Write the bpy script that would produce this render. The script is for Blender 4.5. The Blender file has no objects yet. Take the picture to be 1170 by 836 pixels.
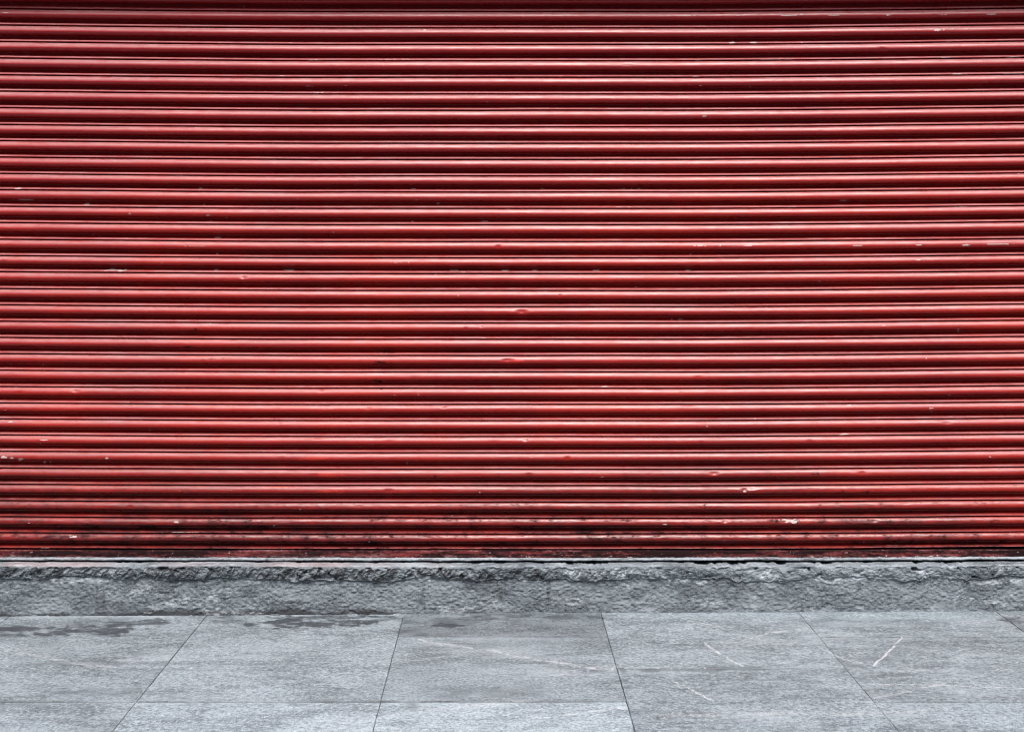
import bpy, math, random
import numpy as np

random.seed(7)
RNG = np.random.default_rng(11)
sc = bpy.context.scene
C = sc.collection

# ------------------------------------------------------------------ camera model (photo pixels, 1170 x 836)
FPX, PX, PY, PITCH = 1900.0, 570.0, 346.0, math.radians(1.6)
CP, SP = math.cos(PITCH), math.sin(PITCH)
H = 1.637                     # eye height
D_STEP = 7.60                 # front edge of the concrete step
D_SH = 7.70                   # back plane of the shutter curtain


def ray(px, py):
    xc, yc = (px - PX) / FPX, -(py - PY) / FPX
    return np.array([xc, CP + yc * SP, -SP + yc * CP])


def on_depth(px, py, d):
    r = ray(px, py)
    return np.array([0, 0, H]) + r * (d / r[1])


GSLOPE = 0.005                # the pavement climbs gently to the right


def on_ground(px, py):
    r = ray(px, py)
    # z = GSLOPE * x
    t = H / (GSLOPE * r[0] - r[2])
    return np.array([0, 0, H]) + r * t


def proj(x, y, z):
    dz = z - H
    w = y * CP - dz * SP
    v = y * SP + dz * CP
    return PX + FPX * x / w, PY - FPX * v / w


# ------------------------------------------------------------------ numpy noise
def _hash(ix, iy, seed):
    h = (ix.astype(np.int64) * 374761393 + iy.astype(np.int64) * 668265263 + seed * 1442695041) & 0xFFFFFFFF
    h = ((h ^ (h >> 13)) * 1274126177) & 0xFFFFFFFF
    h = (h ^ (h >> 16)) & 0xFFFFFFFF
    return h.astype(np.float64) / 4294967295.0


def vnoise(x, y, seed=0):
    x0, y0 = np.floor(x), np.floor(y)
    fx, fy = x - x0, y - y0
    ux, uy = fx * fx * (3 - 2 * fx), fy * fy * (3 - 2 * fy)
    x0 = x0.astype(np.int64); y0 = y0.astype(np.int64)
    a, b = _hash(x0, y0, seed), _hash(x0 + 1, y0, seed)
    c, d = _hash(x0, y0 + 1, seed), _hash(x0 + 1, y0 + 1, seed)
    return (a + (b - a) * ux) * (1 - uy) + (c + (d - c) * ux) * uy


def fbm(x, y, seed=0, octv=4, gain=0.5):
    s, amp, tot = 0, 1.0, 0.0
    for k in range(octv):
        s = s + amp * vnoise(x * 2 ** k + 17.3 * k, y * 2 ** k - 9.1 * k, seed + k * 101)
        tot += amp
        amp *= gain
    return s / tot


def sstep(a, b, x):
    t = np.clip((x - a) / (b - a), 0, 1)
    return t * t * (3 - 2 * t)


# ------------------------------------------------------------------ object helpers
def link(name, mesh, mat=None, parent=None):
    o = bpy.data.objects.new(name, mesh)
    C.objects.link(o)
    if mat is not None:
        o.data.materials.append(mat)
    if parent is not None:
        o.parent = parent
    return o


def tag(o, label, cat, group=None):
    o['label'] = label
    o['category'] = cat
    if group:
        o['group'] = group
    return o


def thing(name, label, cat, loc=(0, 0, 0)):
    o = bpy.data.objects.new(name, None)
    C.objects.link(o)
    o.location = loc
    return tag(o, label, cat)


def structure(o):
    o['kind'] = 'structure'
    return o


def grid_mesh(name, P, cols=None, smooth=True, flip=False):
    """P: (rows, cols, 3) array; cols: {attribute name: (rows, cols, 4)}"""
    return grids_mesh(name, [P], [cols or {}], smooth, flip)


def grids_mesh(name, Ps, cols, smooth=True, flip=False):
    vs, fs, off = [], [], 0
    for P in Ps:
        r, c = P.shape[:2]
        vs.append(P.reshape(-1, 3))
        i = (np.arange(r - 1)[:, None] * c + np.arange(c - 1)[None, :]).ravel() + off
        q = np.stack([i, i + 1, i + c + 1, i + c], 1)
        if flip:
            q = q[:, ::-1]
        fs.append(q)
        off += r * c
    v = np.concatenate(vs).astype(np.float32)
    f = np.concatenate(fs).astype(np.int32)
    me = bpy.data.meshes.new(name)
    me.vertices.add(len(v))
    me.vertices.foreach_set('co', v.ravel())
    me.loops.add(f.size)
    me.loops.foreach_set('vertex_index', f.ravel())
    me.polygons.add(len(f))
    me.polygons.foreach_set('loop_start', np.arange(0, f.size, 4, dtype=np.int32))
    me.polygons.foreach_set('use_smooth', np.full(len(f), smooth))
    me.update(calc_edges=True)
    me.validate()
    for k in cols[0]:
        a = me.attributes.new(k, 'FLOAT_COLOR', 'POINT')
        d = np.concatenate([cc[k].reshape(-1, 4) for cc in cols]).astype(np.float32)
        a.data.foreach_set('color', d.ravel())
    return me


def boxes_mesh(name, boxes, bevel=0.0):
    import bmesh
    bm = bmesh.new()
    for (x0, x1, y0, y1, z0, z1) in boxes:
        r = bmesh.ops.create_cube(bm, size=1.0)
        for v in r['verts']:
            v.co = ((x0 + x1) / 2 + v.co.x * (x1 - x0), (y0 + y1) / 2 + v.co.y * (y1 - y0), (z0 + z1) / 2 + v.co.z * (z1 - z0))
    if bevel:
        bmesh.ops.bevel(bm, geom=bm.edges[:], offset=bevel, segments=2, affect='EDGES', profile=0.6)
    me = bpy.data.meshes.new(name)
    bm.to_mesh(me)
    bm.free()
    return me


# ------------------------------------------------------------------ material helpers
class M:
    def __init__(self, name):
        self.m = bpy.data.materials.new(name)
        self.m.use_nodes = True
        self.t = self.m.node_tree
        self.b = self.t.nodes['Principled BSDF']

    def n(self, typ, **kw):
        nd = self.t.nodes.new(typ)
        for k, v in kw.items():
            setattr(nd, k, v)
        return nd

    def put(self, sock, val):
        if isinstance(val, bpy.types.NodeSocket):
            self.t.links.new(val, sock)
        else:
            sock.default_value = val

    def coord(self, scale=(1, 1, 1)):
        tc = self.n('ShaderNodeTexCoord')
        mp = self.n('ShaderNodeMapping')
        mp.inputs['Scale'].default_value = scale
        self.t.links.new(tc.outputs['Object'], mp.inputs['Vector'])
        return mp.outputs[0]

    def noise(self, scale, detail=4, rough=0.55, stretch=(1, 1, 1), dist=0.0):
        nd = self.n('ShaderNodeTexNoise')
        nd.inputs['Scale'].default_value = scale
        nd.inputs['Detail'].default_value = detail
        nd.inputs['Roughness'].default_value = rough
        nd.inputs['Distortion'].default_value = dist
        self.t.links.new(self.coord(stretch), nd.inputs['Vector'])
        return nd.outputs['Fac']

    def ramp(self, fac, a, b, lo=0.0, hi=1.0):
        nd = self.n('ShaderNodeMapRange')
        nd.interpolation_type = 'SMOOTHSTEP'
        self.put(nd.inputs['Value'], fac)
        nd.inputs['From Min'].default_value = a
        nd.inputs['From Max'].default_value = b
        nd.inputs['To Min'].default_value = lo
        nd.inputs['To Max'].default_value = hi
        return nd.outputs[0]

    def math(self, op, a, b=0.0):
        nd = self.n('ShaderNodeMath', operation=op)
        self.put(nd.inputs[0], a)
        self.put(nd.inputs[1], b)
        return nd.outputs[0]

    def mix(self, fac, a, b, blend='MIX'):
        nd = self.n('ShaderNodeMix', data_type='RGBA', blend_type=blend)
        self.put(nd.inputs[0], fac)
        self.put(nd.inputs[6], a if isinstance(a, bpy.types.NodeSocket) else (*a, 1))
        self.put(nd.inputs[7], b if isinstance(b, bpy.types.NodeSocket) else (*b, 1))
        return nd.outputs[2]

    def attr(self, name):
        nd = self.n('ShaderNodeAttribute', attribute_name=name)
        sp = self.n('ShaderNodeSeparateColor')
        self.t.links.new(nd.outputs['Color'], sp.inputs[0])
        return sp.outputs[0], sp.outputs[1], sp.outputs[2], nd.outputs['Alpha']

    def bump(self, height, strength, dist, prev=None):
        nd = self.n('ShaderNodeBump')
        nd.inputs['Strength'].default_value = strength
        nd.inputs['Distance'].default_value = dist
        self.put(nd.inputs['Height'], height)
        if prev is not None:
            self.t.links.new(prev, nd.inputs['Normal'])
        return nd.outputs[0]

    def set(self, **kw):
        for k, v in kw.items():
            self.put(self.b.inputs[k.replace('_', ' ')], v)


def mat_paint():
    m = M('weathered_red_paint')
    scuff, grime, fresh, dust_highlight = m.attr('wear')
    big = m.noise(1.3, 3, 0.5)
    streak = m.noise(9.0, 5, 0.6, (0.35, 1, 6))
    fine = m.noise(160.0, 4, 0.65, (0.5, 1, 1.4))
    col = m.mix(m.ramp(big, 0.35, 0.65), (0.285, 0.0075, 0.0065), (0.365, 0.0125, 0.0058))
    col = m.mix(m.ramp(streak, 0.45, 0.75, 0, 0.45), col, (0.185, 0.009, 0.011))
    col = m.mix(m.ramp(fine, 0.5, 0.8, 0, 0.35), col, (0.33, 0.02, 0.018))
    col = m.mix(m.attr('height_tone')[0], col, (0.265, 0.012, 0.017))
    col = m.mix(fresh, col, (0.50, 0.025, 0.012))
    dn = m.math('MULTIPLY', dust_highlight, m.ramp(m.noise(60.0, 5, 0.65, (0.25, 1, 1)), 0.25, 0.7, 0.35, 1.0))
    col = m.mix(dn, col, (0.56, 0.46, 0.46))  # settled dust, also painting the slat highlight into the colour
    fl = m.math('MULTIPLY', m.attr('height_tone')[1], m.ramp(m.noise(45.0, 5, 0.7, (0.5, 1, 1)), 0.3, 0.65, 0.45, 0.9))
    col = m.mix(fl, col, (0.045, 0.0085, 0.010))
    gn = m.ramp(m.math('ADD', grime, m.math('MULTIPLY', m.math('SUBTRACT', m.noise(110.0, 6, 0.7, (0.45, 1, 1)), 0.5), 1.1)), 0.30, 0.75)
    gn = m.math('MULTIPLY', gn, m.ramp(grime, 0.02, 0.15))
    col = m.mix(gn, col, (0.016, 0.0065, 0.0075))
    sn = m.ramp(m.math('ADD', scuff, m.math('MULTIPLY', m.math('SUBTRACT', m.noise(190.0, 4, 0.7), 0.5), 0.9)), 0.35, 0.6)
    sn = m.math('MULTIPLY', sn, m.ramp(scuff, 0.03, 0.15))
    col = m.mix(m.math('MULTIPLY', sn, 0.85), col, (0.52, 0.46, 0.43))
    rough = m.ramp(m.noise(30.0, 5, 0.6, (0.3, 1, 1)), 0.3, 0.7, 0.22, 0.36)
    rough = m.math('ADD', rough, m.math('MULTIPLY', m.math('MAXIMUM', gn, sn), 0.4))
    rough = m.math('ADD', rough, m.math('MULTIPLY', dn, 0.25))
    nb = m.bump(m.noise(70.0, 5, 0.6, (0.35, 1, 1)), 0.10, 0.004)
    nb = m.bump(fine, 0.12, 0.0012, nb)
    nb = m.bump(m.math('SUBTRACT', gn, sn), 0.25, 0.0006, nb)
    m.set(Base_Color=col, Roughness=rough, Normal=nb, Specular_IOR_Level=m.math('SUBTRACT', 0.42, m.math('MULTIPLY', gn, 0.35)))
    return m.m


def mat_step(edge):
    m = M('rough_mortar' if edge else 'cement_render')
    light, dark, pink, _ = m.attr('wear')
    n1 = m.noise(9.0, 7, 0.7, (0.5, 1, 1.3), 0.5)
    n2 = m.noise(75.0, 7, 0.85, (0.6, 1, 1.2))
    n3 = m.noise(230.0, 4, 0.8)
    col = m.mix(m.ramp(n1, 0.36, 0.62), (0.070, 0.084, 0.096), (0.155, 0.183, 0.204))
    col = m.mix(m.ramp(n2, 0.47, 0.70, 0, 0.65), col, (0.33, 0.37, 0.395))
    col = m.mix(m.ramp(n2, 0.34, 0.49, 0.75, 0), col, (0.045, 0.053, 0.062))
    col = m.mix(m.ramp(n3, 0.52, 0.72, 0, 0.7), col, (0.42, 0.46, 0.49))
    col = m.mix(m.ramp(n3, 0.30, 0.46, 0.7, 0), col, (0.045, 0.053, 0.060))
    col = m.mix(m.ramp(m.noise(3.5, 4, 0.6, (1, 1, 2)), 0.45, 0.65, 0, 0.45), col, (0.30, 0.34, 0.365))
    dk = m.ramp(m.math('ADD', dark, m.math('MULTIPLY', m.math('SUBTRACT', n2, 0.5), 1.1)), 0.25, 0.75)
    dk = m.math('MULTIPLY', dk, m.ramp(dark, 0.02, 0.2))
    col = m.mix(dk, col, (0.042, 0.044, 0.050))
    lt = m.ramp(m.math('ADD', light, m.math('MULTIPLY', m.math('SUBTRACT', n2, 0.5), 1.2)), 0.3, 0.75)
    lt = m.math('MULTIPLY', lt, m.ramp(light, 0.02, 0.2))
    col = m.mix(m.math('MULTIPLY', lt, 0.85), col, (0.44, 0.48, 0.515))
    col = m.mix(m.math('MULTIPLY', pink, 0.6), col, (0.55, 0.40, 0.40))
    nb = m.bump(n2, 0.4, 0.003)
    nb = m.bump(n3, 0.7, 0.003, nb)
    m.set(Base_Color=col, Roughness=0.88, Normal=nb, Specular_IOR_Level=0.3)
    return m.m


def mat_slab():
    m = M('grey_stone_slab')
    tint, stain, scratch, pale = m.attr('wear')
    n1 = m.noise(2.2, 5, 0.6, (1, 1.6, 1), 0.6)
    n2 = m.noise(14.0, 6, 0.65, (0.55, 1.2, 1), 0.4)
    n3 = m.noise(80.0, 5, 0.8, (0.9, 0.7, 1))
    n4 = m.noise(210.0, 3, 0.75, (1, 0.45, 1))
    col = m.mix(m.ramp(n1, 0.40, 0.60), (0.143, 0.175, 0.193), (0.235, 0.283, 0.309))
    col = m.mix(m.ramp(n2, 0.40, 0.68, 0, 0.55), col, (0.32, 0.370, 0.397))
    col = m.mix(m.ramp(n2, 0.28, 0.45, 0.55, 0), col, (0.105, 0.121, 0.134))
    col = m.mix(m.ramp(n3, 0.48, 0.66, 0, 0.75), col, (0.42, 0.475, 0.505))
    col = m.mix(m.ramp(n3, 0.35, 0.50, 0.8, 0), col, (0.075, 0.091, 0.101))
    col = m.mix(m.ramp(n4, 0.58, 0.75, 0, 0.6), col, (0.48, 0.52, 0.56))
    col = m.mix(m.ramp(n4, 0.28, 0.44, 0.7, 0), col, (0.06, 0.066, 0.076))
    tm = m.n('ShaderNodeVectorMath', operation='SCALE')
    m.t.links.new(col, tm.inputs[0])
    m.t.links.new(tint, tm.inputs['Scale'])
    col = tm.outputs[0]
    col = m.mix(m.math('MULTIPLY', pale, 0.75), col, (0.40, 0.440, 0.475))
    st = m.ramp(m.math('ADD', stain, m.math('MULTIPLY', m.math('SUBTRACT', n3, 0.5), 3.0)), 0.15, 0.95)
    st = m.math('MULTIPLY', st, m.ramp(stain, 0.03, 0.2))
    col = m.mix(m.math('MULTIPLY', st, 0.92), col, (0.034, 0.039, 0.045))
    sx = m.math('MULTIPLY', scratch, m.ramp(n3, 0.30, 0.55, 0.35, 1.0))
    col = m.mix(sx, col, (0.62, 0.63, 0.65))
    nb = m.bump(n3, 0.35, 0.004)
    nb = m.bump(n4, 0.3, 0.0012, nb)
    m.set(Base_Color=col, Roughness=m.math('SUBTRACT', m.ramp(n2, 0.3, 0.7, 0.62, 0.82), m.math('MULTIPLY', st, 0.2)),
          Normal=nb, Specular_IOR_Level=0.4)
    return m.m


def mat_plain(name, a, b, scale=8.0, rough=0.8, bump=0.3, dist=0.004, metallic=0.0):
    m = M(name)
    n1 = m.noise(scale, 6, 0.65)
    n2 = m.noise(scale * 14, 4, 0.7)
    col = m.mix(m.ramp(n1, 0.3, 0.7), a, b)
    col = m.mix(m.ramp(n2, 0.55, 0.8, 0, 0.5), col, tuple(min(1, c * 1.5) for c in b))
    nb = m.bump(n2, bump, dist)
    m.set(Base_Color=col, Roughness=rough, Normal=nb, Metallic=metallic)
    return m.m


# ------------------------------------------------------------------ columns along x shared by the fine meshes
XC = np.concatenate([np.arange(-4.2, -2.60, 0.05), np.arange(-2.60, 2.75, 0.0045), np.arange(2.75, 4.21, 0.05)])

# ------------------------------------------------------------------ the roller shutter
shutter = thing('roller_shutter', 'closed red roller shutter with worn glossy horizontal slats above the concrete step',
                'roller shutter', (0, D_SH, 0))
LIP_Y = [11.7, 30.5, 49.4, 68.0, 87.0, 105.8, 124.5, 143.5, 162.1, 180.6, 199.5, 217.8, 236.6, 255.1, 274.2, 292.8, 310.9,
         330.2, 348.7, 367.3, 385.8, 404.4, 423.1, 441.7, 460.2, 478.6, 496.8, 515.2, 534.2, 552.8, 571.6, 589.9, 607.8, 625.6]
LIP_Z = [on_depth(580, y, D_SH - 0.010)[2] for y in LIP_Y]
PITCH_S = LIP_Z[0] - LIP_Z[1]
for k in range(9):
    LIP_Z.insert(0, LIP_Z[0] + PITCH_S)
# one slat, going down from the bead of the slat above: (mm down, mm out, pale dust doubling as painted highlight)
PROF = [(-5.2, -2.0, 0.2), (-5.0, 2.0, .6), (-3.9, 4.6, .8), (-2.2, 7.4, .8), (-0.4, 10.2, .8), (1.2, 12.2, .6), (2.6, 12.9, .2), (3.8, 12.0, 0), (4.7, 8.5, 0),
        (5.1, 2.0, 0), (5.5, -6.0, 0), (7.4, -9.0, 0), (9.2, -7.0, 0), (9.6, 0.0, .3), (9.9, 5.5, .6), (10.4, 9.0, .75), (11.5, 11.6, .75), (13.6, 14.0, .65),
        (16.6, 16.3, .55), (20.0, 18.5, .45), (23.8, 20.4, .30), (27.6, 21.8, .16), (31.2, 22.7, .05), (34.4, 22.9, 0), (37.2, 21.9, 0), (39.8, 19.8, 0), (42.2, 16.6, 0),
        (44.2, 12.4, 0), (45.7, 7.0, 0), (46.7, 0.0, 0), (47.4, -8.0, 0), (48.6, -17.0, 0), (57.0, -20.0, 0), (67.5, -15.0, 0)]
PS = np.array([p[0] for p in PROF]); PO = np.array([p[1] for p in PROF]); PD = np.array([p[2] for p in PROF])
nprof = len(PROF)
rows_s, rows_i, rows_o, rows_d = [], [], [], []
Z0 = []
for i in range(len(LIP_Z) - 1):
    sc_ = (LIP_Z[i] - LIP_Z[i + 1]) * 1000 / 75.0
    for k in range(nprof):
        rows_s.append(PS[k]); rows_i.append(i); rows_o.append(PO[k]); rows_d.append(PD[k])
        Z0.append(LIP_Z[i] - PS[k] * sc_ / 1000)
# the last bead
for k in range(12):
    rows_s.append(PS[k]); rows_i.append(len(LIP_Z) - 1); rows_o.append(PO[k]); rows_d.append(PD[k])
    Z0.append(LIP_Z[-1] - PS[k] / 1000)
rows_s = np.array(rows_s); rows_i = np.array(rows_i); rows_o = np.array(rows_o); rows_d = np.array(rows_d); Z0 = np.array(Z0)
X = XC[None, :]
nr, nc = len(Z0), XC.size


def sag(x, z):
    """the slats droop a few millimetres in the middle, most at the top"""
    h = np.clip((z - 0.25) / 2.6, 0, 1.2)
    t = x / 2.3
    e = np.clip((np.abs(t) - 0.35) / 0.65, 0, 2.0) ** 1.4
    amp = np.where(t < 0, 0.005 + 0.009 * h, 0.009 + 0.0055 * h)
    return amp * e


Z = Z0[:, None] + sag(X, Z0[:, None]) * 1.0
ii = rows_i[:, None].astype(float)
low = sstep(0.75, 0.25, Z0)[:, None]                  # the lowest slats are the most battered
wob = (fbm(X * 1.7 + ii * 5.3, ii * 3.7 + 0 * X, 3, 3) - 0.5)
Z = Z + wob * (0.0022 + 0.003 * low)
bul = np.clip(rows_o, 0, 24)[:, None] / 24
O = rows_o[:, None] / 1000 * np.ones_like(X)
O = O + (fbm(X * 2.3 + ii * 9.1, ii * 1.3 + 0 * X, 5, 3) - 0.5) * 0.006 * (0.4 + 0.6 * bul)
O = O + (fbm(X * 16 + ii * 2.1, rows_s[:, None] / 22 + ii * 7, 8, 4) - 0.5) * (0.0010 + 0.0030 * low) * bul
PXX, PYY = proj(X, D_SH - O, Z)
scuff = np.zeros((nr, nc)); grime = np.zeros((nr, nc)); fresh = np.zeros((nr, nc))
dust_highlight = np.repeat(rows_d[:, None], nc, 1) * 0.42
py_row = PYY[:, nc // 2]
px_col = PXX[nr // 2]


def window(px, py, w, h):
    r = np.where((py_row > py - h - 6) & (py_row < py + h + 6))[0]
    c = np.where((px_col > px - w - 3) & (px_col < px + w + 3))[0]
    if r.size == 0 or c.size == 0:
        return None
    sl = (slice(r[0], r[-1] + 1), slice(c[0], c[-1] + 1))
    return sl, (PXX[sl] - px), (PYY[sl] - py)


def mark(arr, px, py, w, h, amt=1.0, rag=0.5, power=2):
    q = window(px, py, w * 1.6, h * 1.6)
    if q is None:
        return
    sl, dx, dy = q
    d = np.sqrt((dx / w) ** 2 + (dy / h) ** 2)
    d = d + (fbm((dx + px) / 3.2, (dy + py) / 1.3, 21, 3, 0.6) - 0.42) * 3.2 * rag
    arr[sl] = np.maximum(arr[sl], amt * sstep(1.15, 0.55, d))


def dent(px, py, w, h, depth):
    q = window(px, py, w * 2, h * 2)
    if q is None:
        return
    sl, dx, dy = q
    d2 = (dx / w) ** 2 + (dy / h) ** 2
    O[sl] -= depth * np.exp(-d2 * 1.2) - depth * 0.35 * np.exp(-((dx / w / 1.6) ** 2 + ((dy - h) / h / 1.3) ** 2))


# pale scrapes and chips seen in the photo: x, y, half width, half height
for q in [(785, 18, 13, .7), (845, 18, 5, .6), (900, 18, 11, .7), (915, 16.5, 3, 1.0), (953, 17.5, 8, .7), (1015, 17.5, 11, .6), (1077, 17, 6, .6), (1133, 16.5, 8, .6),
          (1073, 34.5, 8, 1.4), (1087, 33.5, 3, .8), (1105, 33, 2, .7), (836, 49, 4, .9), (860, 48.8, 6, .9), (1084, 48, 4, .7), (916, 49, 2.5, .7),
          (1080, 66, 5, .7), (1160, 65.5, 10, .8), (1096, 85, 9, .8), (1155, 84.5, 14, .8), (798, 69, 5, .8), (880, 68.5, 18, .6), (900, 68.5, 10, .6), (935, 90, 4, .7),
          (795, 87.5, 7, .7), (8, 15, 6, 1.3), (485, 34.5, 3, .8), (360, 69, 12, .8), (332, 49, 1.5, .7), (322, 87, 5, .6), (1097, 97.5, 2.5, .9), (1160, 97.5, 6, .7),
          (800, 98, 2, .7), (857, 99, 1.5, .7), (395, 98, 2, .7), (352, 98.5, 2, .6), (805, 133, 3, .8), (815, 148.5, 10, .8), (870, 148, 8, .6), (1110, 198, 10, .6), (1165, 198, 5, .7),
          (20, 215.5, 5, 1.4), (30, 228, 18, .7), (100, 233.5, 5, 1.0), (229, 215.5, 3, 1.0), (238, 246, 3, 1.1), (148, 244, 1.5, .8), (235, 233.5, 5, 1.0), (286, 234, 4, .9),
          (270, 215, 8, 1.2), (241, 252.3, 4, .8), (278, 252.3, 6, .8), (250, 271.5, 8, .9), (247, 290, 4, .9), (269, 290, 6, .9), (130, 308.5, 20, 1.2), (140, 309, 6, 1.4), (247, 308.5, 4, .8),
          (315, 214.5, 6, 1.1), (472, 215.5, 5, .9), (600, 215.3, 19, .9), (620, 215.5, 5, .9), (717, 215.5, 32, .9), (375, 234, 5, .9), (501, 233, 6, 1.5), (617, 234, 5, .9), (694, 234, 6, .9), (798, 234, 5, .9),
          (303, 252.4, 5, .9), (471, 252.8, 4, 1.0), (548, 252.8, 11, 1.0), (615, 252.5, 3.5, .8), (688, 252.8, 4, .9), (796, 252.5, 4, .8), (684, 271.5, 4, .9), (792, 271.5, 5, .9),
          (303, 290, 5, .9), (371, 290, 5, .8), (590, 290.3, 5, .8), (680, 290.3, 4, .9), (789, 290.3, 5, .8), (800, 280.5, 9, .8), (823, 280.5, 2, .8), (855, 280.5, 8, .7),
          (330, 308.8, 10, .8), (468, 308.5, 3, .9), (520, 309, 6, .8), (578, 309, 6, .8), (611, 309, 4, .8), (681, 309, 4, .9), (785, 309, 4, .8), (716, 327.2, 25, 1.1), (780, 327.3, 4, .8),
          (708, 345, 9, .8), (772, 364.5, 8, .9), (381, 265.5, 1, 1.0), (1095, 377.5, 1.6, 2.4), (1103, 280, 6, .9), (1140, 279, 24, .7), (1050, 280, 4, .8), (980, 280.5, 10, .6), (1050, 296.5, 4, 1),
          (968, 229, 7, .6), (1010, 371.5, 4, .8), (1058, 408.8, 1.2, 1.0), (5, 522, 4, 1.8), (14, 523, 3, 1.6), (24, 524.5, 3.5, 2.0), (51, 527.5, 2, .8), (58, 528, 3, .9), (122, 523.5, 2, 1.2),
          (12, 482, 3, 1.4), (50, 502.5, 5, 1.2), (46, 506, 1.2, .8), (171, 491.5, 1, .9), (6, 468.5, 1.2, .9), (205, 560.5, 1.5, .8), (212, 562, 1, .7), (147, 458.5, 1.2, 1.2), (54, 626, 8, .8),
          (84, 613, 6, 2.2), (33, 597, 1.5, 1), (201, 596, 5, 1.4), (34, 631, 1.2, .9), (123, 632, 1, .8), (228, 632, 1, .8), (905, 595, 9, 2.8), (897, 593.5, 8, 1.0), (964, 496, 7, 1.0),
          (971, 489.5, 1, .9), (1066, 466, 5, 1.2), (1064, 470, 1, .9), (1085, 451.5, 1, .9), (1131, 522, 1.4, 1.2), (970, 463, 4, .8), (760, 598.5, 3, 1.4), (851, 561, 3, 1.6), (863, 478, 1.5, .7),
          (400, 509, 1.4, 1), (411, 510, 1, .8), (465, 528.5, 1.2, .9), (343, 581.5, 1.2, 1), (313, 600, 1.2, 1), (350, 603, 3, .9), (422, 618.5, 1, .9), (548, 562.5, 1.2, 1.2), (478, 450.5, 1, .9), (451, 451, 1, .9),
          (688, 544.5, 2, 1.0), (433, 427.5, 8, .7), (808, 487, 1.2, .8), (690, 441.5, 4, .8)]:
    mark(scuff, *q, amt=0.95, rag=0.5)
for k in range(90):                                   # small flecks of lost paint
    mark(scuff, random.uniform(-60, 1230), random.uniform(5, 628), random.uniform(0.5, 1.3), random.uniform(0.4, 0.9), random.uniform(0.5, 0.95), 0.4)
for k in range(60):                                    # long rubbed lines on the bellies and beads
    y = random.choice(LIP_Y) + random.choice([0, 0, 6, 7, 14.5])
    mark(scuff, random.uniform(-60, 1230), y, random.uniform(4, 26), random.uniform(0.4, 0.7), random.uniform(0.35, 0.6), 0.7)
for q in [(440, 402, 10, 3), (436, 415, 12, 4.5), (432, 435, 6, 3), (436, 444.5, 2, 2), (497, 544, 4, 4), (498, 561, 2, 3), (222, 378, 6, 4), (215, 397, 8, 3), (240, 410, 18, 1.2), (955, 542, 2.5, 3), (962, 561, 3, 2),
          (990, 562, 5, 3), (805, 578, 4, 4), (1018, 596, 3, 3), (712, 420, 8, 1.2), (447, 612, 4, 3), (930, 541, 8, 2.5)]:
    mark(grime, *q, amt=0.60, rag=0.75)
for q in [(378, 543, 18, 3.5), (376, 561, 20, 3), (360, 524, 25, 2.5), (590, 412, 10, 2.5), (455, 562, 14, 2.5), (815, 542, 8, 2.5), (320, 556, 30, 2)]:
    mark(fresh, *q, amt=0.75, rag=0.5)
for q in [(596, 356.5, 6, 3, .010), (569, 282.5, 3, 2.4, .006), (4, 300, 3, 2.4, .006), (580, 412, 7, 3, .006), (148, 580, 3, 2.5, .006), (604, 544, 3.5, 3, .007), (648, 524, 3, 2.5, .006),
          (1008, 57, 5, 2.5, .004), (714, 545, 3, 2.5, .005), (444, 562, 5, 3, .006), (816, 541, 5, 3, .006), (851, 560, 4, 3, .005), (567, 545, 3, 2, .004), (532, 376, 2, 1.8, .004), (550, 373, 1.5, 1.5, .003),
          (246, 305, 3, 2, .004), (278, 317, 3, 2, .004), (640, 338, 2, 1.5, .003), (36, 406, 4, 1.5, .003), (22, 449, 4, 2, .003), (925, 506, 4, 3, .004), (985, 541, 4, 3, .005), (292, 581, 3, 2.5, .005), (718, 75, 8, 3, .003)]:
    dent(*q)
for k in range(70):
    dent(random.uniform(-60, 1230), random.uniform(430, 615), random.uniform(2, 7), random.uniform(1.5, 3), random.uniform(.001, .004))
# soot: heaviest on the lowest slats, in the seams of the lower half, thin films elsewhere
hz = Z0[:, None]
sootline = fbm(X * 1.1, 0 * X + 4.2, 31, 4) * 0.16
g_low = sstep(0.68 + sootline, 0.26 + sootline * 0.5, hz)
patch = fbm(X * 24 + ii * 0.7, rows_s[:, None] / 26.0 + ii * 2.9, 41, 4)
streaks = fbm(X * 2.2, hz * 55, 42, 4)
grime = np.maximum(grime, g_low * (0.26 + 0.65 * (patch - 0.42) + 0.5 * (streaks - 0.38)))
film = fbm(X * 0.8 + 3, hz * 1.6, 51, 4)
grime = np.maximum(grime, sstep(0.50, 0.72, film) * sstep(1.3, 0.5, hz) * (0.20 + 0.5 * (patch - 0.4)))
dust_highlight = dust_highlight * (1 - 0.75 * g_low) * (0.6 + 0.8 * fbm(X * 2.5 + ii * 3.3, ii * 2.1 + 0 * X, 61, 3))
# pinker red towards the upper slats
P = np.stack([np.repeat(X, nr, 0), -O, Z], 2)
wear = np.stack([scuff, np.clip(grime, 0, 1), fresh, np.clip(dust_highlight, 0, 1)], 2)
PAINT = mat_paint()
height_tone = sstep(1.4, 2.7, hz + (film - 0.5) * 0.8) * 0.8 + 0 * X
splash = sstep(0.95, 0.22, hz + (film - 0.5) * 0.7) ** 1.3
splash = np.clip(splash * (0.74 + 1.0 * (fbm(X * 3, hz * 14, 171, 5, 0.6) - 0.45)), 0, 1)
height_tone4 = np.stack([height_tone + 0 * X, splash, 0 * splash, 0 * splash], 2)
me = grid_mesh('curtain', P, {'wear': wear, 'height_tone': height_tone4}, flip=True)
link('curtain', me, PAINT, shutter)

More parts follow.
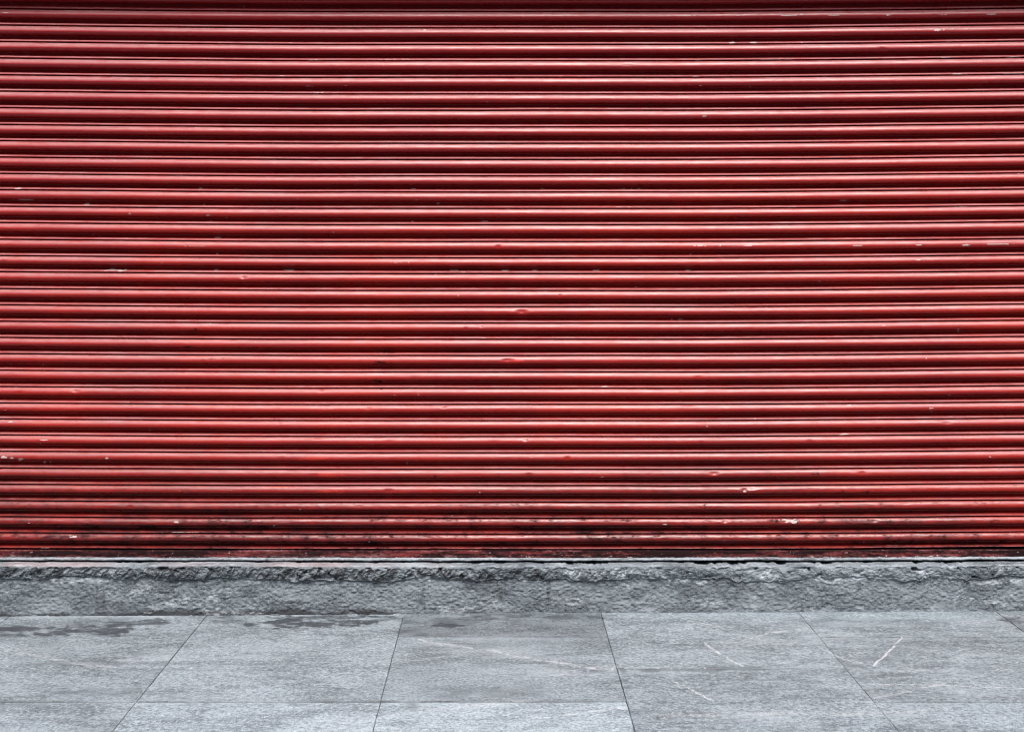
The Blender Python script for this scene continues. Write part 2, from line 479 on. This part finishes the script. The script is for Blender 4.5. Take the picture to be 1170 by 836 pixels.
# bottom rail: a flat red bar below the last bead, filthy
zb_top, zb_bot = LIP_Z[-1] - 0.0085, on_depth(580, 637.0, D_SH)[2]
prof = [(zb_top, -0.004), (zb_top - 0.002, 0.006), (zb_top - 0.005, 0.010)] + \
       [(zb_top - 0.005 - (zb_top - 0.005 - zb_bot) * k / 7.0, 0.010 + 0.004 * k / 7) for k in range(1, 8)] + [(zb_bot - 0.001, -0.01)]
pz = np.array([p[0] for p in prof])[:, None]; po = np.array([p[1] for p in prof])[:, None]
Zb = pz + sag(X, 0.25) * 0.35 + (fbm(X * 2, 0 * X, 71, 3) - 0.5) * 0.003 + 0 * po
Ob = po + (fbm(X * 9, pz * 60, 72, 4) - 0.5) * 0.004
gb = 0.85 + 0.9 * (fbm(X * 3, pz * 30, 73, 4) - 0.45)
sb = np.where(vnoise(X * 95, pz * 260, 74) > 0.93, 0.6, 0.0) * (vnoise(X * 7, pz * 9, 75) > 0.35)
low_edge = sstep(zb_top - 0.02, zb_bot + 0.004, pz)
sb = np.maximum(sb, low_edge * sstep(0.50, 0.72, fbm(X * 22, pz * 160, 76, 5, 0.7)) * 0.6)
db = 0.10 + 0.9 * low_edge * sstep(0.42, 0.7, fbm(X * 5, pz * 70, 77, 5, 0.65))
gb = 0.34 + 1.1 * (fbm(X * 7, pz * 80, 78, 6, 0.7) - 0.45) + 0.25 * (fbm(X * 1.2, 0 * pz, 80, 3) - 0.4) + 0.22
spl = np.clip(0.80 + 0.5 * (fbm(X * 4, pz * 40, 83, 4) - 0.5), 0, 1) + 0 * gb
height_tone_b = np.stack([0.5 + 0 * spl, spl, 0 * spl, 0 * spl], 2)
Ob = Ob + (fbm(X * 30, pz * 120, 79, 4, 0.6) - 0.5) * 0.006
wb = np.stack([sb, np.clip(gb, 0, 1), 0 * gb, np.clip(db, 0, 1)], 2)
link('bottom_rail', grid_mesh('bottom_rail', np.stack([np.repeat(X, len(prof), 0), -Ob, Zb], 2), {'wear': wb, 'height_tone': height_tone_b}, flip=True), PAINT, shutter)

STEEL = mat_plain('galvanised_steel', (0.30, 0.31, 0.32), (0.45, 0.46, 0.47), 12, 0.5, 0.2, 0.002, 0.4)
for s in (-1, 1):
    link('guide_rail', boxes_mesh('guide_rail', [(s * 4.2 - 0.06, s * 4.2 + 0.06, -0.055, -0.045, 0.2, 3.6), (s * 4.2 - 0.06, s * 4.2 + 0.06, 0.02, 0.03, 0.2, 3.6),
                                                 (s * 4.2 + s * 0.05 - 0.008, s * 4.2 + s * 0.05 + 0.008, -0.045, 0.02, 0.2, 3.6)], 0.001), STEEL, shutter)
z_top = on_depth(580, -14, D_SH)[2]
link('hood', boxes_mesh('hood', [(-4.3, 4.3, -0.11, 0.10, z_top, z_top + 0.42)], 0.012), STEEL, shutter)

# ------------------------------------------------------------------ the concrete step under the shutter
Z_TOP = on_depth(580, 645.5, D_STEP)[2]
step = thing('concrete_step', 'rough grey concrete step running between the red shutter and the stone pavement', 'step', (0, 0, 0))


def topz(x):
    return Z_TOP + sag(x, 0.25) * 0.25 + (fbm(x * 3, 0 * x, 81, 4) - 0.5) * 0.008 - 0.011 * sstep(0.50, 0.75, fbm(x * 16, 0 * x, 82, 5, 0.7)) * (0.35 + 0.65 * sstep(-0.2, 0.6, x))


# where the face meets the ground, taken from the photo
FX = np.array([-60, 0, 150, 300, 462, 600, 760, 880, 1000, 1170, 1230]); FY = np.array([704, 703.5, 701.5, 699.8, 699.3, 696.5, 695, 694, 693, 692, 691.5])
G = np.array([on_ground(a, b) for a, b in zip(FX, FY)])
foot_y = np.interp(XC, G[:, 0], G[:, 1])[None, :] + (fbm(X * 9, 0 * X, 89, 5, 0.65) - 0.5) * 0.035
foot_y = np.where(foot_y > D_STEP - 0.012, D_STEP - 0.012, foot_y)
gz = GSLOPE * X
nf = 70
t = np.linspace(0, 1, nf)[:, None]
zf = (topz(X) - 0.03) * (1 - t) + (gz - 0.012) * t
yf = (D_STEP + 0.002) * (1 - t ** 1.3) + foot_y * t ** 1.3
below = (topz(X) - zf)                                             # metres below the top
rough = (fbm(X * 11, zf * 16, 91, 3, 0.5) - 0.5) * 0.010 + (fbm(X * 85, zf * 110, 92, 2, 0.6) - 0.5) * 0.012
yf = yf - rough * (0.6 + 0.4 * sstep(1.0, 0.85, t))
big = fbm(X * 2.2, zf * 5, 93, 4)
lt = sstep(0.46, 0.74, fbm(X * 9, zf * 20, 94, 6, 0.7)) * 0.5
lt = np.maximum(lt, sstep(0.032, 0.0, np.abs(below - 0.068 - 0.03 * (fbm(X * 4, 0 * X, 95, 3) - 0.5))) * sstep(0.42, 0.62, fbm(X * 7, zf * 9, 96, 4)) * 0.7)
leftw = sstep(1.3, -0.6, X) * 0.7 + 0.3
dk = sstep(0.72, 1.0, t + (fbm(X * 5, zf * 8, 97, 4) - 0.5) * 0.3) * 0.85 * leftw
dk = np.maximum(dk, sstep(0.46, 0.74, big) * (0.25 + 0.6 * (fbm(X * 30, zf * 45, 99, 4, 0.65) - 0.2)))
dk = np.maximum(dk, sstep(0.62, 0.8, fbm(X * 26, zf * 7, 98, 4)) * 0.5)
wf = np.stack([np.clip(lt, 0, 1), np.clip(dk, 0, 1), 0 * lt, 0 * lt], 2)
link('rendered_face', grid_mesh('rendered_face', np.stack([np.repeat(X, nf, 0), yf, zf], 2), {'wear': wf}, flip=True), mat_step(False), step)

# crumbs of mortar left along the foot of the face
tt = np.linspace(0, 1, 14)[:, None]
wid = 0.006 + 0.075 * sstep(0.35, 0.8, fbm(X * 4.5, 0 * X, 151, 6, 0.65))
hgt = -0.008 + 0.019 * sstep(0.40, 0.75, fbm(X * 9, 0 * X, 152, 6, 0.7))
yc = foot_y + 0.02 - tt * (wid + 0.02)
zc = gz + hgt * (1 - tt) ** 1.5 + (fbm(X * 70, tt * 5, 153, 4, 0.7) - 0.5) * 0.010 * sstep(0.0, 0.3, tt) - 0.004 * tt
wc = np.stack([0.05 + 0.5 * fbm(X * 8, tt * 3, 154, 5) + 0 * zc, sstep(0.55, 0.75, fbm(X * 3, tt * 2, 155, 4)) * 0.6 + 0 * zc, 0 * zc, 0 * zc], 2)
link('mortar_fillet', grid_mesh('mortar_fillet', np.stack([np.repeat(X, 14, 0), yc, zc], 2), {'wear': np.clip(wc, 0, 1)}, flip=True), mat_step(False), step)

# the broken mortar edge: ledge, nosing and ragged upper band
ledge = [(0.16, 0.0), (0.13, 0), (0.10, 0), (0.075, 0), (0.06, 0), (0.045, 0), (0.033, 0), (0.023, 0), (0.014, 0), (0.007, -0.001), (0.002, -0.003), (0.0, -0.006)]
band_n = 34
bandh = 0.060 + 0.050 * (fbm(X * 6, 0 * X, 101, 5, 0.6) - 0.5)
rz, ry, rt = [], [], []
for (dy, dz) in ledge:
    rz.append(topz(X) + dz + (fbm(X * 20, 0 * X + dy * 30, 102, 4) - 0.5) * 0.005 * (1 if dy < 0.07 else 0.3))
    ry.append(0 * X + D_STEP + dy - 0.008)
    rt.append(0 * X - dy * 10)
for k in range(1, band_n + 1):
    u = k / band_n
    rz.append(topz(X) - 0.006 - (bandh - 0.006) * u)
    ry.append(0 * X + D_STEP - 0.008 - 0.004 * math.sin(u * 3.0))
    rt.append(0 * X + u)
rz.append(rz[-1] - 0.010); ry.append(ry[-1] + 0.03); rt.append(0 * X + 1.05)
rz = np.concatenate(rz); ry = np.concatenate(ry); rt = np.concatenate(rt)
Xr = np.repeat(X, rz.shape[0], 0)
diag = np.sin(0) + fbm((Xr * 0.9 - rz * 0.75) * 95 + (fbm(Xr * 30, rz * 30, 133, 3) - 0.5) * 2.5, (Xr * 0.6 + rz) * 16, 103, 5, 0.7)       # trowel marks slanting across the band
onband = sstep(0.0, 0.12, rt) * sstep(1.06, 0.9, rt)
leftness = sstep(0.9, -0.1, Xr) * 0.75 + 0.25
ry = ry + onband * ((diag - 0.5) * 0.026 * leftness + (fbm(Xr * 30, rz * 38, 104, 6, 0.7) - 0.5) * 0.034)
holes = sstep(0.66, 0.80, fbm(Xr * 22, rz * 24, 105, 4)) * onband
ry = ry + holes * 0.016
lt = sstep(0.02, -0.02, rt) * (0.25 + 0.7 * (fbm(Xr * 14, rz * 0 + rt * 2, 134, 5, 0.7) - 0.25)) + sstep(0.5, 0.72, diag) * onband * 0.5 + sstep(0.45, 0.75, fbm(Xr * 9, rz * 12, 106, 4)) * onband * (1 - leftness) * 0.9
lt = np.maximum(lt, sstep(0.75, 1.0, rt) * sstep(0.40, 0.65, fbm(Xr * 5, rz * 6, 107, 4)) * 0.4)
dk = onband * (sstep(0.55, 0.36, diag) * 0.7 * leftness + holes * 0.9) + onband * 0.12 * leftness
nose = sstep(0.02, -0.03, rt)
dk = np.maximum(dk * (1 - nose), nose * sstep(0.60, 0.75, fbm(Xr * 8, rz * 3, 108, 4)) * 0.5)
pk = nose * sstep(0.45, 0.7, fbm(Xr * 2.5, 0 * Xr, 109, 4)) * sstep(0.8, 0.1, Xr) * 0.55
wr = np.stack([np.clip(lt, 0, 1), np.clip(dk, 0, 1), pk, 0 * lt], 2)
link('mortar_edge', grid_mesh('mortar_edge', np.stack([Xr, ry, rz], 2), {'wear': wr}, flip=True), mat_step(True), step)

# pale metal strip the shutter comes down on
zs = on_depth(580, 637.6, D_SH - 0.03)[2]
nst = 12
sp = [(0.03, 0.0), (0.0, 0.0), (-0.012, 0.0005), (-0.022, 0), (-0.029, -0.001), (-0.033, -0.003), (-0.034, -0.0055), (-0.033, -0.0095), (-0.030, -0.011), (-0.010, -0.011), (0.03, -0.011)]
sy = np.array([a for a, b in sp])[:, None]; sz = np.array([b for a, b in sp])[:, None]
Zs = zs + sz + sag(X, 0.25) * 0.45 + (fbm(X * 4, 0 * X, 111, 4) - 0.5) * 0.004 + (fbm(X * 40, sy * 40, 112, 3) - 0.5) * 0.0040
Ys = D_SH + sy + (fbm(X * 15, 0 * X, 113, 5, 0.65) - 0.5) * 0.016 + 0 * sz
dk = sstep(0.45, 0.68, fbm(X * 9, sy * 60, 114, 6, 0.65)) * 0.85
lt = 0.55 + 0.5 * (fbm(X * 3, sy * 20, 115, 4) - 0.5)
ws = np.stack([np.clip(lt + 0 * dk, 0, 1), np.clip(dk, 0, 1), 0 * dk, 0 * dk], 2)
link('threshold_strip', grid_mesh('threshold_strip', np.stack([np.repeat(X, len(sp), 0), Ys, Zs], 2), {'wear': ws}, flip=True), mat_step(False), step)

# ------------------------------------------------------------------ the pavement
JX = [on_ground(238, 700)[0] + 0.905 * k for k in range(-4, 8)]


def row_line(py):
    a, b = on_ground(156, py), on_ground(1003, py)
    k = (b[1] - a[1]) / (b[0] - a[0])
    return a[1] - k * a[0], k


R = [row_line(v) for v in (727, 763, 801)]
dstep = R[1][0] - R[2][0]
ROWS = [(7.95, R[0][1])] + R + [(R[2][0] - dstep * k, R[2][1] * (1 - 0.15 * k)) for k in range(1, 4)]
SLAB_T = {}
# brightness of slabs: [row][column] for the columns that start at JX[3..8] (left edge of photo to right edge)
TABLE = [[0.88, 0.98, 0.66, 0.98, 0.93, 0.72],
         [0.88, 0.98, 0.86, 0.98, 0.85, 0.90],
         [0.88, 0.98, 0.86, 0.93, 0.88, 0.95],
         [0.91, 1.15, 1.16, 1.03, 0.98, 1.00],
         [1.0, 1.2, 1.2, 1.1, 1.0, 1.0]]
Ps, Ws = [], []
# stains and scratches in photo pixels, laid on the slabs where they lie
STAINS = [(20, 718, 26, 4, .8), (105, 716, 45, 3.2, .75), (65, 724, 22, 2.6, .8), (160, 711, 55, 4, .7), (120, 720, 40, 4.5, .85), (185, 712, 20, 2, .7), (270, 709, 25, 2.5, .55), (255, 706, 20, 3, .55), (15, 726, 18, 2, .6),
          (355, 712, 55, 4.5, .9), (400, 709, 45, 4, .8), (380, 706, 70, 4, .7), (440, 707, 25, 3, .5), (520, 709, 55, 4.5, .5), (515, 714, 22, 1.6, .9), (555, 705, 45, 4, .6), (590, 702, 60, 3.5, .5),
          (640, 705, 50, 3, .55), (775, 736, 12, .9, .5), (693, 780, 6, .8, .6), (810, 764, 75, 2.5, .42), (735, 765, 20, 2.5, .5), (1158, 708, 16, 5, .55), (1000, 709, 90, 4, .2), (712, 766, 5, 4, .5), (470, 722, 20, 4, .35),
          (180, 764, 60, 1.2, .3), (110, 790, 60, 5, .3), (90, 757, 70, 3, .28), (560, 790, 70, 7, .3), (470, 805, 9, 5, .4), (1000, 753, 26, 2.5, .35), (975, 760, 14, 2, .3)]
LINES = [((1030, 728), (1018, 741), (1008, 751), (998, 760), 1.5, .9), ((805, 734), (825, 748), (850, 761), (850, 761), 1.0, .75), ((768, 777), (785, 785), (800, 793), (814, 800), 1.0, .8),
         ((765, 701), (790, 709), (815, 714), (835, 716), .9, .5), ((600, 750), (640, 757), (670, 762), (700, 764), 2.4, .5), ((480, 730), (500, 735), (530, 739), (540, 740), 2.0, .5), ((560, 742), (580, 747), (600, 752), (620, 754), 2.4, .4),
         ((600, 821), (640, 817), (680, 812), (715, 808), 1.2, .6), ((935, 738), (950, 746), (965, 753), (985, 757), .9, .4), ((985, 781), (1050, 781.5), (1110, 784), (1170, 786), .8, .55), ((0, 742), (30, 747), (60, 752), (85, 757), 2.5, .3),
         ((85, 758), (110, 760), (130, 762), (145, 762), 1.6, .3), ((850, 731), (880, 722), (905, 720), (925, 717), 1.6, .35), ((1000, 797), (1020, 793), (1050, 787), (1080, 780), 2.2, .3), ((280, 747), (277, 755), (272, 762), (270, 768), .7, -.35),
         ((418, 752), (416, 757), (414, 763), (414, 763), .7, -.4), ((250, 808), (280, 806), (300, 805), (330, 803), .8, -.3), ((690, 774), (700, 774), (705, 774), (705, 774), .8, -.4), ((705, 774), (660, 770), (600, 772), (560, 770), .7, .3),
         ((1145, 702), (1155, 704), (1170, 702), (1185, 702), 1.2, .6), ((975, 745), (980, 749), (983, 752), (983, 752), .7, .45), ((440, 818), (480, 812), (540, 806), (600, 800), 3.5, .25), ((760, 818), (860, 814), (960, 816), (1060, 812), 5, .2)]


def seg_dist(px, py, a, b):
    ax, ay = a; bx, by = b
    dx, dy = bx - ax, by - ay
    L = dx * dx + dy * dy + 1e-9
    tt = np.clip(((px - ax) * dx + (py - ay) * dy) / L, 0, 1)
    return np.hypot(px - ax - tt * dx, py - ay - tt * dy)


GAP = 0.0022
KINDS_OF_COURSE = {0: [(0, 1), (1, 3), (3, 5), (5, 6)], 1: [(0, 2), (2, 4), (4, 6)], 2: [(0, 3), (3, 5), (5, 6)]}
COURSE = {3: 2, 4: 2, 5: 0, 6: 1, 7: 0, 8: 1}
for ci in range(len(JX) - 1):
    for (ra, rb) in KINDS_OF_COURSE[COURSE.get(ci, ci % 2)]:
        ri = ra
        GAP = 0.0013 + RNG.uniform(-0.0005, 0.0006)
        x0, x1 = JX[ci] + GAP, JX[ci + 1] - GAP
        (a0, k0), (a1, k1) = ROWS[rb], ROWS[ra]
        xm = (x0 + x1) / 2
        seen = (x1 > -2.45 and x0 < 2.6 and ri <= 4)
        nx, ny = (190, 75 * (rb - ra)) if seen else (14, 8)
        xs = np.concatenate([[x0, x0], np.linspace(x0 + 0.0025, x1 - 0.0025, nx), [x1, x1]])[None, :]
        tv = np.concatenate([[0, 0], np.linspace(0.006, 0.994, ny), [1, 1]])[:, None]
        ya, yb = a0 + k0 * xs + 0.0055, a1 + k1 * xs - 0.0055
        Y = ya + (yb - ya) * tv
        Xs = np.repeat(xs, tv.size, 0)
        chip = (fbm(Y * 40 + ci * 7, 0 * Y + ri * 3.3, 141, 3) - 0.5) * 0.0035
        Xs = Xs + chip * (sstep(0.02, 0.0, Xs - x0) - sstep(0.02, 0.0, x1 - Xs))
        edge = np.zeros_like(Y)
        edge[0, :] = edge[-1, :] = 0.012; edge[:, 0] = edge[:, -1] = 0.012
        edge[1, 1:-1] = edge[-2, 1:-1] = 0.0008; edge[1:-1, 1] = edge[1:-1, -2] = 0.0012
        lift = RNG.uniform(-0.0018, 0.0018)
        Zp = GSLOPE * Xs - edge + lift + RNG.uniform(-.0012, .0012) * (Xs - xm) + RNG.uniform(-.0015, .0015) * (Y - (a0 + a1) / 2)
        inner = (edge == 0)
        Zp = Zp + inner * ((fbm(Xs * 5, Y * 5, 121, 3) - 0.5) * 0.0022 + (fbm(Xs * 55, Y * 40, 122, 3) - 0.5) * 0.0016)
        pxs, pys = proj(Xs, Y, Zp)
        tcol = ci - 3
        if 0 <= tcol < 6 and ri < 5:
            tv0 = TABLE[ri][tcol]
        else:
            tv0 = RNG.uniform(0.88, 1.12)
        tint = np.full_like(Y, tv0)
        tint *= 1 + 0.17 * (fbm(Xs * 2.2 + ci * 3, Y * 4 + ri, 123, 5, 0.6) - 0.5) * 2
        stain = np.zeros_like(Y); scr = np.zeros_like(Y); pale = np.zeros_like(Y)
        if seen:
            nz = fbm(pxs / 22, pys / 3.5, 124, 6, 0.65) - 0.5
            nz2 = fbm(pxs / 6, pys / 2.0, 125, 3) - 0.5
            for (sx, sy_, sw, sh, am) in STAINS:
                d = np.sqrt(((pxs - sx) / (1.1 * sw)) ** 2 + ((pys - sy_) / (1.25 * sh)) ** 2) + nz * 2.2 + nz2 * 1.0
                stain = np.maximum(stain, 1.15 * am * sstep(1.25, 0.45, d) * (0.55 + 0.9 * (fbm(pxs / 14, pys / 2.2, 132, 4, 0.6) - 0.1)))
            wx, wy = pxs + nz * 7, pys + nz2 * 1.6
            for (p0, p1, p2, p3, wd, am) in LINES:
                d = np.minimum(np.minimum(seg_dist(wx, wy, p0, p1), seg_dist(wx, wy, p1, p2)), seg_dist(wx, wy, p2, p3))
                v = np.exp(-(d / (0.58 * wd)) ** 2) * abs(am) * 1.05 * sstep(0.30, 0.58, fbm(pxs / 9, pys / 3.5, 131, 4, 0.65))
                if am > 0:
                    scr = np.maximum(scr, v)
                else:
                    stain = np.maximum(stain, v * 1.6)
            fl = vnoise(Xs * 150, Y * 60, 126)
            scr = np.maximum(scr, sstep(0.88, 0.98, fl) * 0.6 * sstep(0.45, 0.7, fbm(Xs * 3, Y * 4, 127, 3)))
            # dirt packed into the joints and the corner under the step
            jx = 0.38 + 1.1 * (fbm(Xs * 9, 0 * Y + ri * 3 + ci, 143, 4) - 0.4)
            for a_, b_ in ((0, 1.2), (1, 0.9), (2, 0.35)):
                for r_ in (a_, -1 - a_):
                    stain[r_, :] = np.maximum(stain[r_, :], b_ * jx[r_, :])
            jy = 0.30 + 1.1 * (fbm(Y * 8, 0 * Xs + ci * 2.7, 144, 4) - 0.45)
            for r_ in (0, 1, -1, -2):
                stain[:, r_] = np.maximum(stain[:, r_], jy[:, r_])
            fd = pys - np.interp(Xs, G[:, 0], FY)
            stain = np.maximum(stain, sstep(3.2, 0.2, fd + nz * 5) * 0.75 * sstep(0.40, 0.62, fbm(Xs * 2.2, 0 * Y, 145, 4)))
            # crumbs and dust swept against the foot of the step
            fy = np.interp(Xs, G[:, 0], FY)
            dd = pys - fy
            pale = np.maximum(pale, sstep(6.0, 0.5, dd + nz * 9) * sstep(0.45, 0.65, fbm(Xs * 3, 0 * Y, 128, 4)) * 0.85)
            pale = np.maximum(pale, sstep(0.56, 0.75, fbm(Xs * 2.2, Y * 6, 129, 5, 0.6)) * 0.30)
        Ps.append(np.stack([Xs, Y, Zp], 2))
        Ws.append({'wear': np.stack([np.clip(tint, 0, 2), np.clip(stain, 0, 1), np.clip(scr, 0, 1), np.clip(pale, 0, 1)], 2)})
# the dark bed the slabs are laid on, seen only down the joints
xs = np.array([[JX[0], JX[-1]]] * 2); ys = np.array([[ROWS[-1][0]] * 2, [8.2] * 2])
Ps.append(np.stack([xs, ys, GSLOPE * xs - 0.0065], 2))
Ws.append({'wear': np.stack([xs * 0 + 0.55, xs * 0 + 0.55, xs * 0, xs * 0], 2)})
pav = link('pavement', grids_mesh('pavement', Ps, Ws), mat_slab())
structure(pav)

# ------------------------------------------------------------------ the rest of the street, beyond the frame
CONC = mat_plain('grey_concrete', (0.20, 0.20, 0.20), (0.28, 0.28, 0.28), 5, 0.85)
ASPH = mat_plain('asphalt', (0.040, 0.041, 0.043), (0.060, 0.061, 0.063), 6, 0.9, 0.6, 0.006)
y_edge = ROWS[-1][0] - 0.05
kerb = structure(link('kerb', boxes_mesh('kerb', [(-14, 14, y_edge - 0.20, y_edge, -0.2, -0.022)], 0.015), CONC))
xs = np.array([[-400.0, 400.0]] * 2); ys = np.array([[-400.0] * 2, [400.0] * 2])
structure(link('road', grid_mesh('road', np.stack([xs, ys, xs * 0 - 0.16], 2), smooth=False), ASPH))
WALL = mat_plain('painted_render', (0.30, 0.29, 0.27), (0.38, 0.37, 0.35), 3, 0.85)
front = thing('shop_front', 'plain rendered shop wall framing the red roller shutter', 'shop front', (0, D_SH, 0))
for s in (-1, 1):
    a, b = sorted((s * 4.22, s * 9.0))
    link('pier', boxes_mesh('pier', [(a + 0.04, b, -0.10, 0.5, -0.2, z_top + 0.43)], 0.01), WALL, front)
link('upper_wall', boxes_mesh('upper_wall', [(-9, 9, -0.10, 0.5, z_top + 0.433, z_top + 4.0)], 0.01), WALL, front)
link('dark_interior', boxes_mesh('dark_interior', [(-4.25, 4.25, 0.20, 0.24, -0.1, z_top + 0.43)]), ASPH, front)

BRICK = mat_plain('dark_brickwork', (0.075, 0.062, 0.055), (0.11, 0.09, 0.08), 4, 0.9)
GLASS = mat_plain('window_glass', (0.02, 0.022, 0.025), (0.03, 0.032, 0.035), 2, 0.12, 0.0)
opp = thing('added_building', 'unseen dark brick building with windows, added across the road to darken the slats', 'building', (0, -7.0, 0))  # out of view, added to cut horizon glow on the lower slats
wb_, top_b = [], 9.6
ZS = [(0.9, 2.6), (4.2, 6.0), (7.2, 9.0)]
zprev = -0.2
for (za, zb) in ZS:
    wb_.append((-22, 22, -6, 0, zprev, za))
    for k in range(-7, 8):
        wb_.append((k * 3.0 - 0.9 + 0.0, k * 3.0 + 0.9, -6, 0, za + 0.001, zb - 0.001))
    zprev = zb
wb_.append((-22, 22, -6, 0, zprev, top_b))
link('wall', boxes_mesh('wall', wb_), BRICK, opp)
for (za, zb) in ZS:
    for k in range(-7, 7):
        x0, x1 = k * 3.0 + 0.902, k * 3.0 + 2.098
        win = link('window', boxes_mesh('window', [(x0, x1, -0.20, -0.16, za + 0.002, zb - 0.002)]), GLASS, opp)
        link('frame', boxes_mesh('frame', [(x0, x1, -0.155, -0.11, (za + zb) / 2 - 0.03, (za + zb) / 2 + 0.03), ((x0 + x1) / 2 - 0.03, (x0 + x1) / 2 + 0.03, -0.157, -0.112, za + 0.003, zb - 0.003)]), CONC, win)

# ------------------------------------------------------------------ light
w = bpy.data.worlds.new('World')
sc.world = w
w.use_nodes = True
nt = w.node_tree
bg = nt.nodes['Background']
sky = nt.nodes.new('ShaderNodeTexSky')
sky.sky_type = 'NISHITA'
sky.sun_disc = False
EL, AZ = math.radians(58), math.radians(172)       # high, behind the camera, a little to the right
sky.sun_elevation = EL
sky.sun_rotation = AZ
sky.dust_density = 4.0
sky.air_density = 1.0
nt.links.new(sky.outputs[0], bg.inputs['Color'])
bg.inputs['Strength'].default_value = 0.12
sun = bpy.data.lights.new('sun', 'SUN')
sun.energy = 1.5
sun.angle = math.radians(25)
sun.color = (1.0, 0.98, 0.95)
so = bpy.data.objects.new('sun', sun)
C.objects.link(so)
d = np.array([math.sin(AZ) * math.cos(EL), math.cos(AZ) * math.cos(EL), math.sin(EL)])   # towards the sun
from mathutils import Vector
so.rotation_euler = Vector(-d).to_track_quat('-Z', 'Y').to_euler()
so.location = (0, 0, 12)

# ------------------------------------------------------------------ camera
cam = bpy.data.cameras.new('camera')
cam.sensor_width = 36.0
cam.sensor_fit = 'HORIZONTAL'
cam.lens = 36.0 * FPX / 1170
cam.shift_x = (585 - PX) / 1170
cam.shift_y = -(418 - PY) / 1170
cam.clip_end = 2000
co = bpy.data.objects.new('camera', cam)
C.objects.link(co)
co.location = (0, 0, H)
co.rotation_euler = (math.radians(90) - PITCH, 0, 0)
sc.camera = co
sc.view_settings.view_transform = 'Standard'
sc.view_settings.look = 'None'
sc.view_settings.exposure = 1.05
sc.view_settings.gamma = 1.0
sc.cycles.pixel_filter_type = 'BLACKMAN_HARRIS'
sc.cycles.filter_width = 1.05
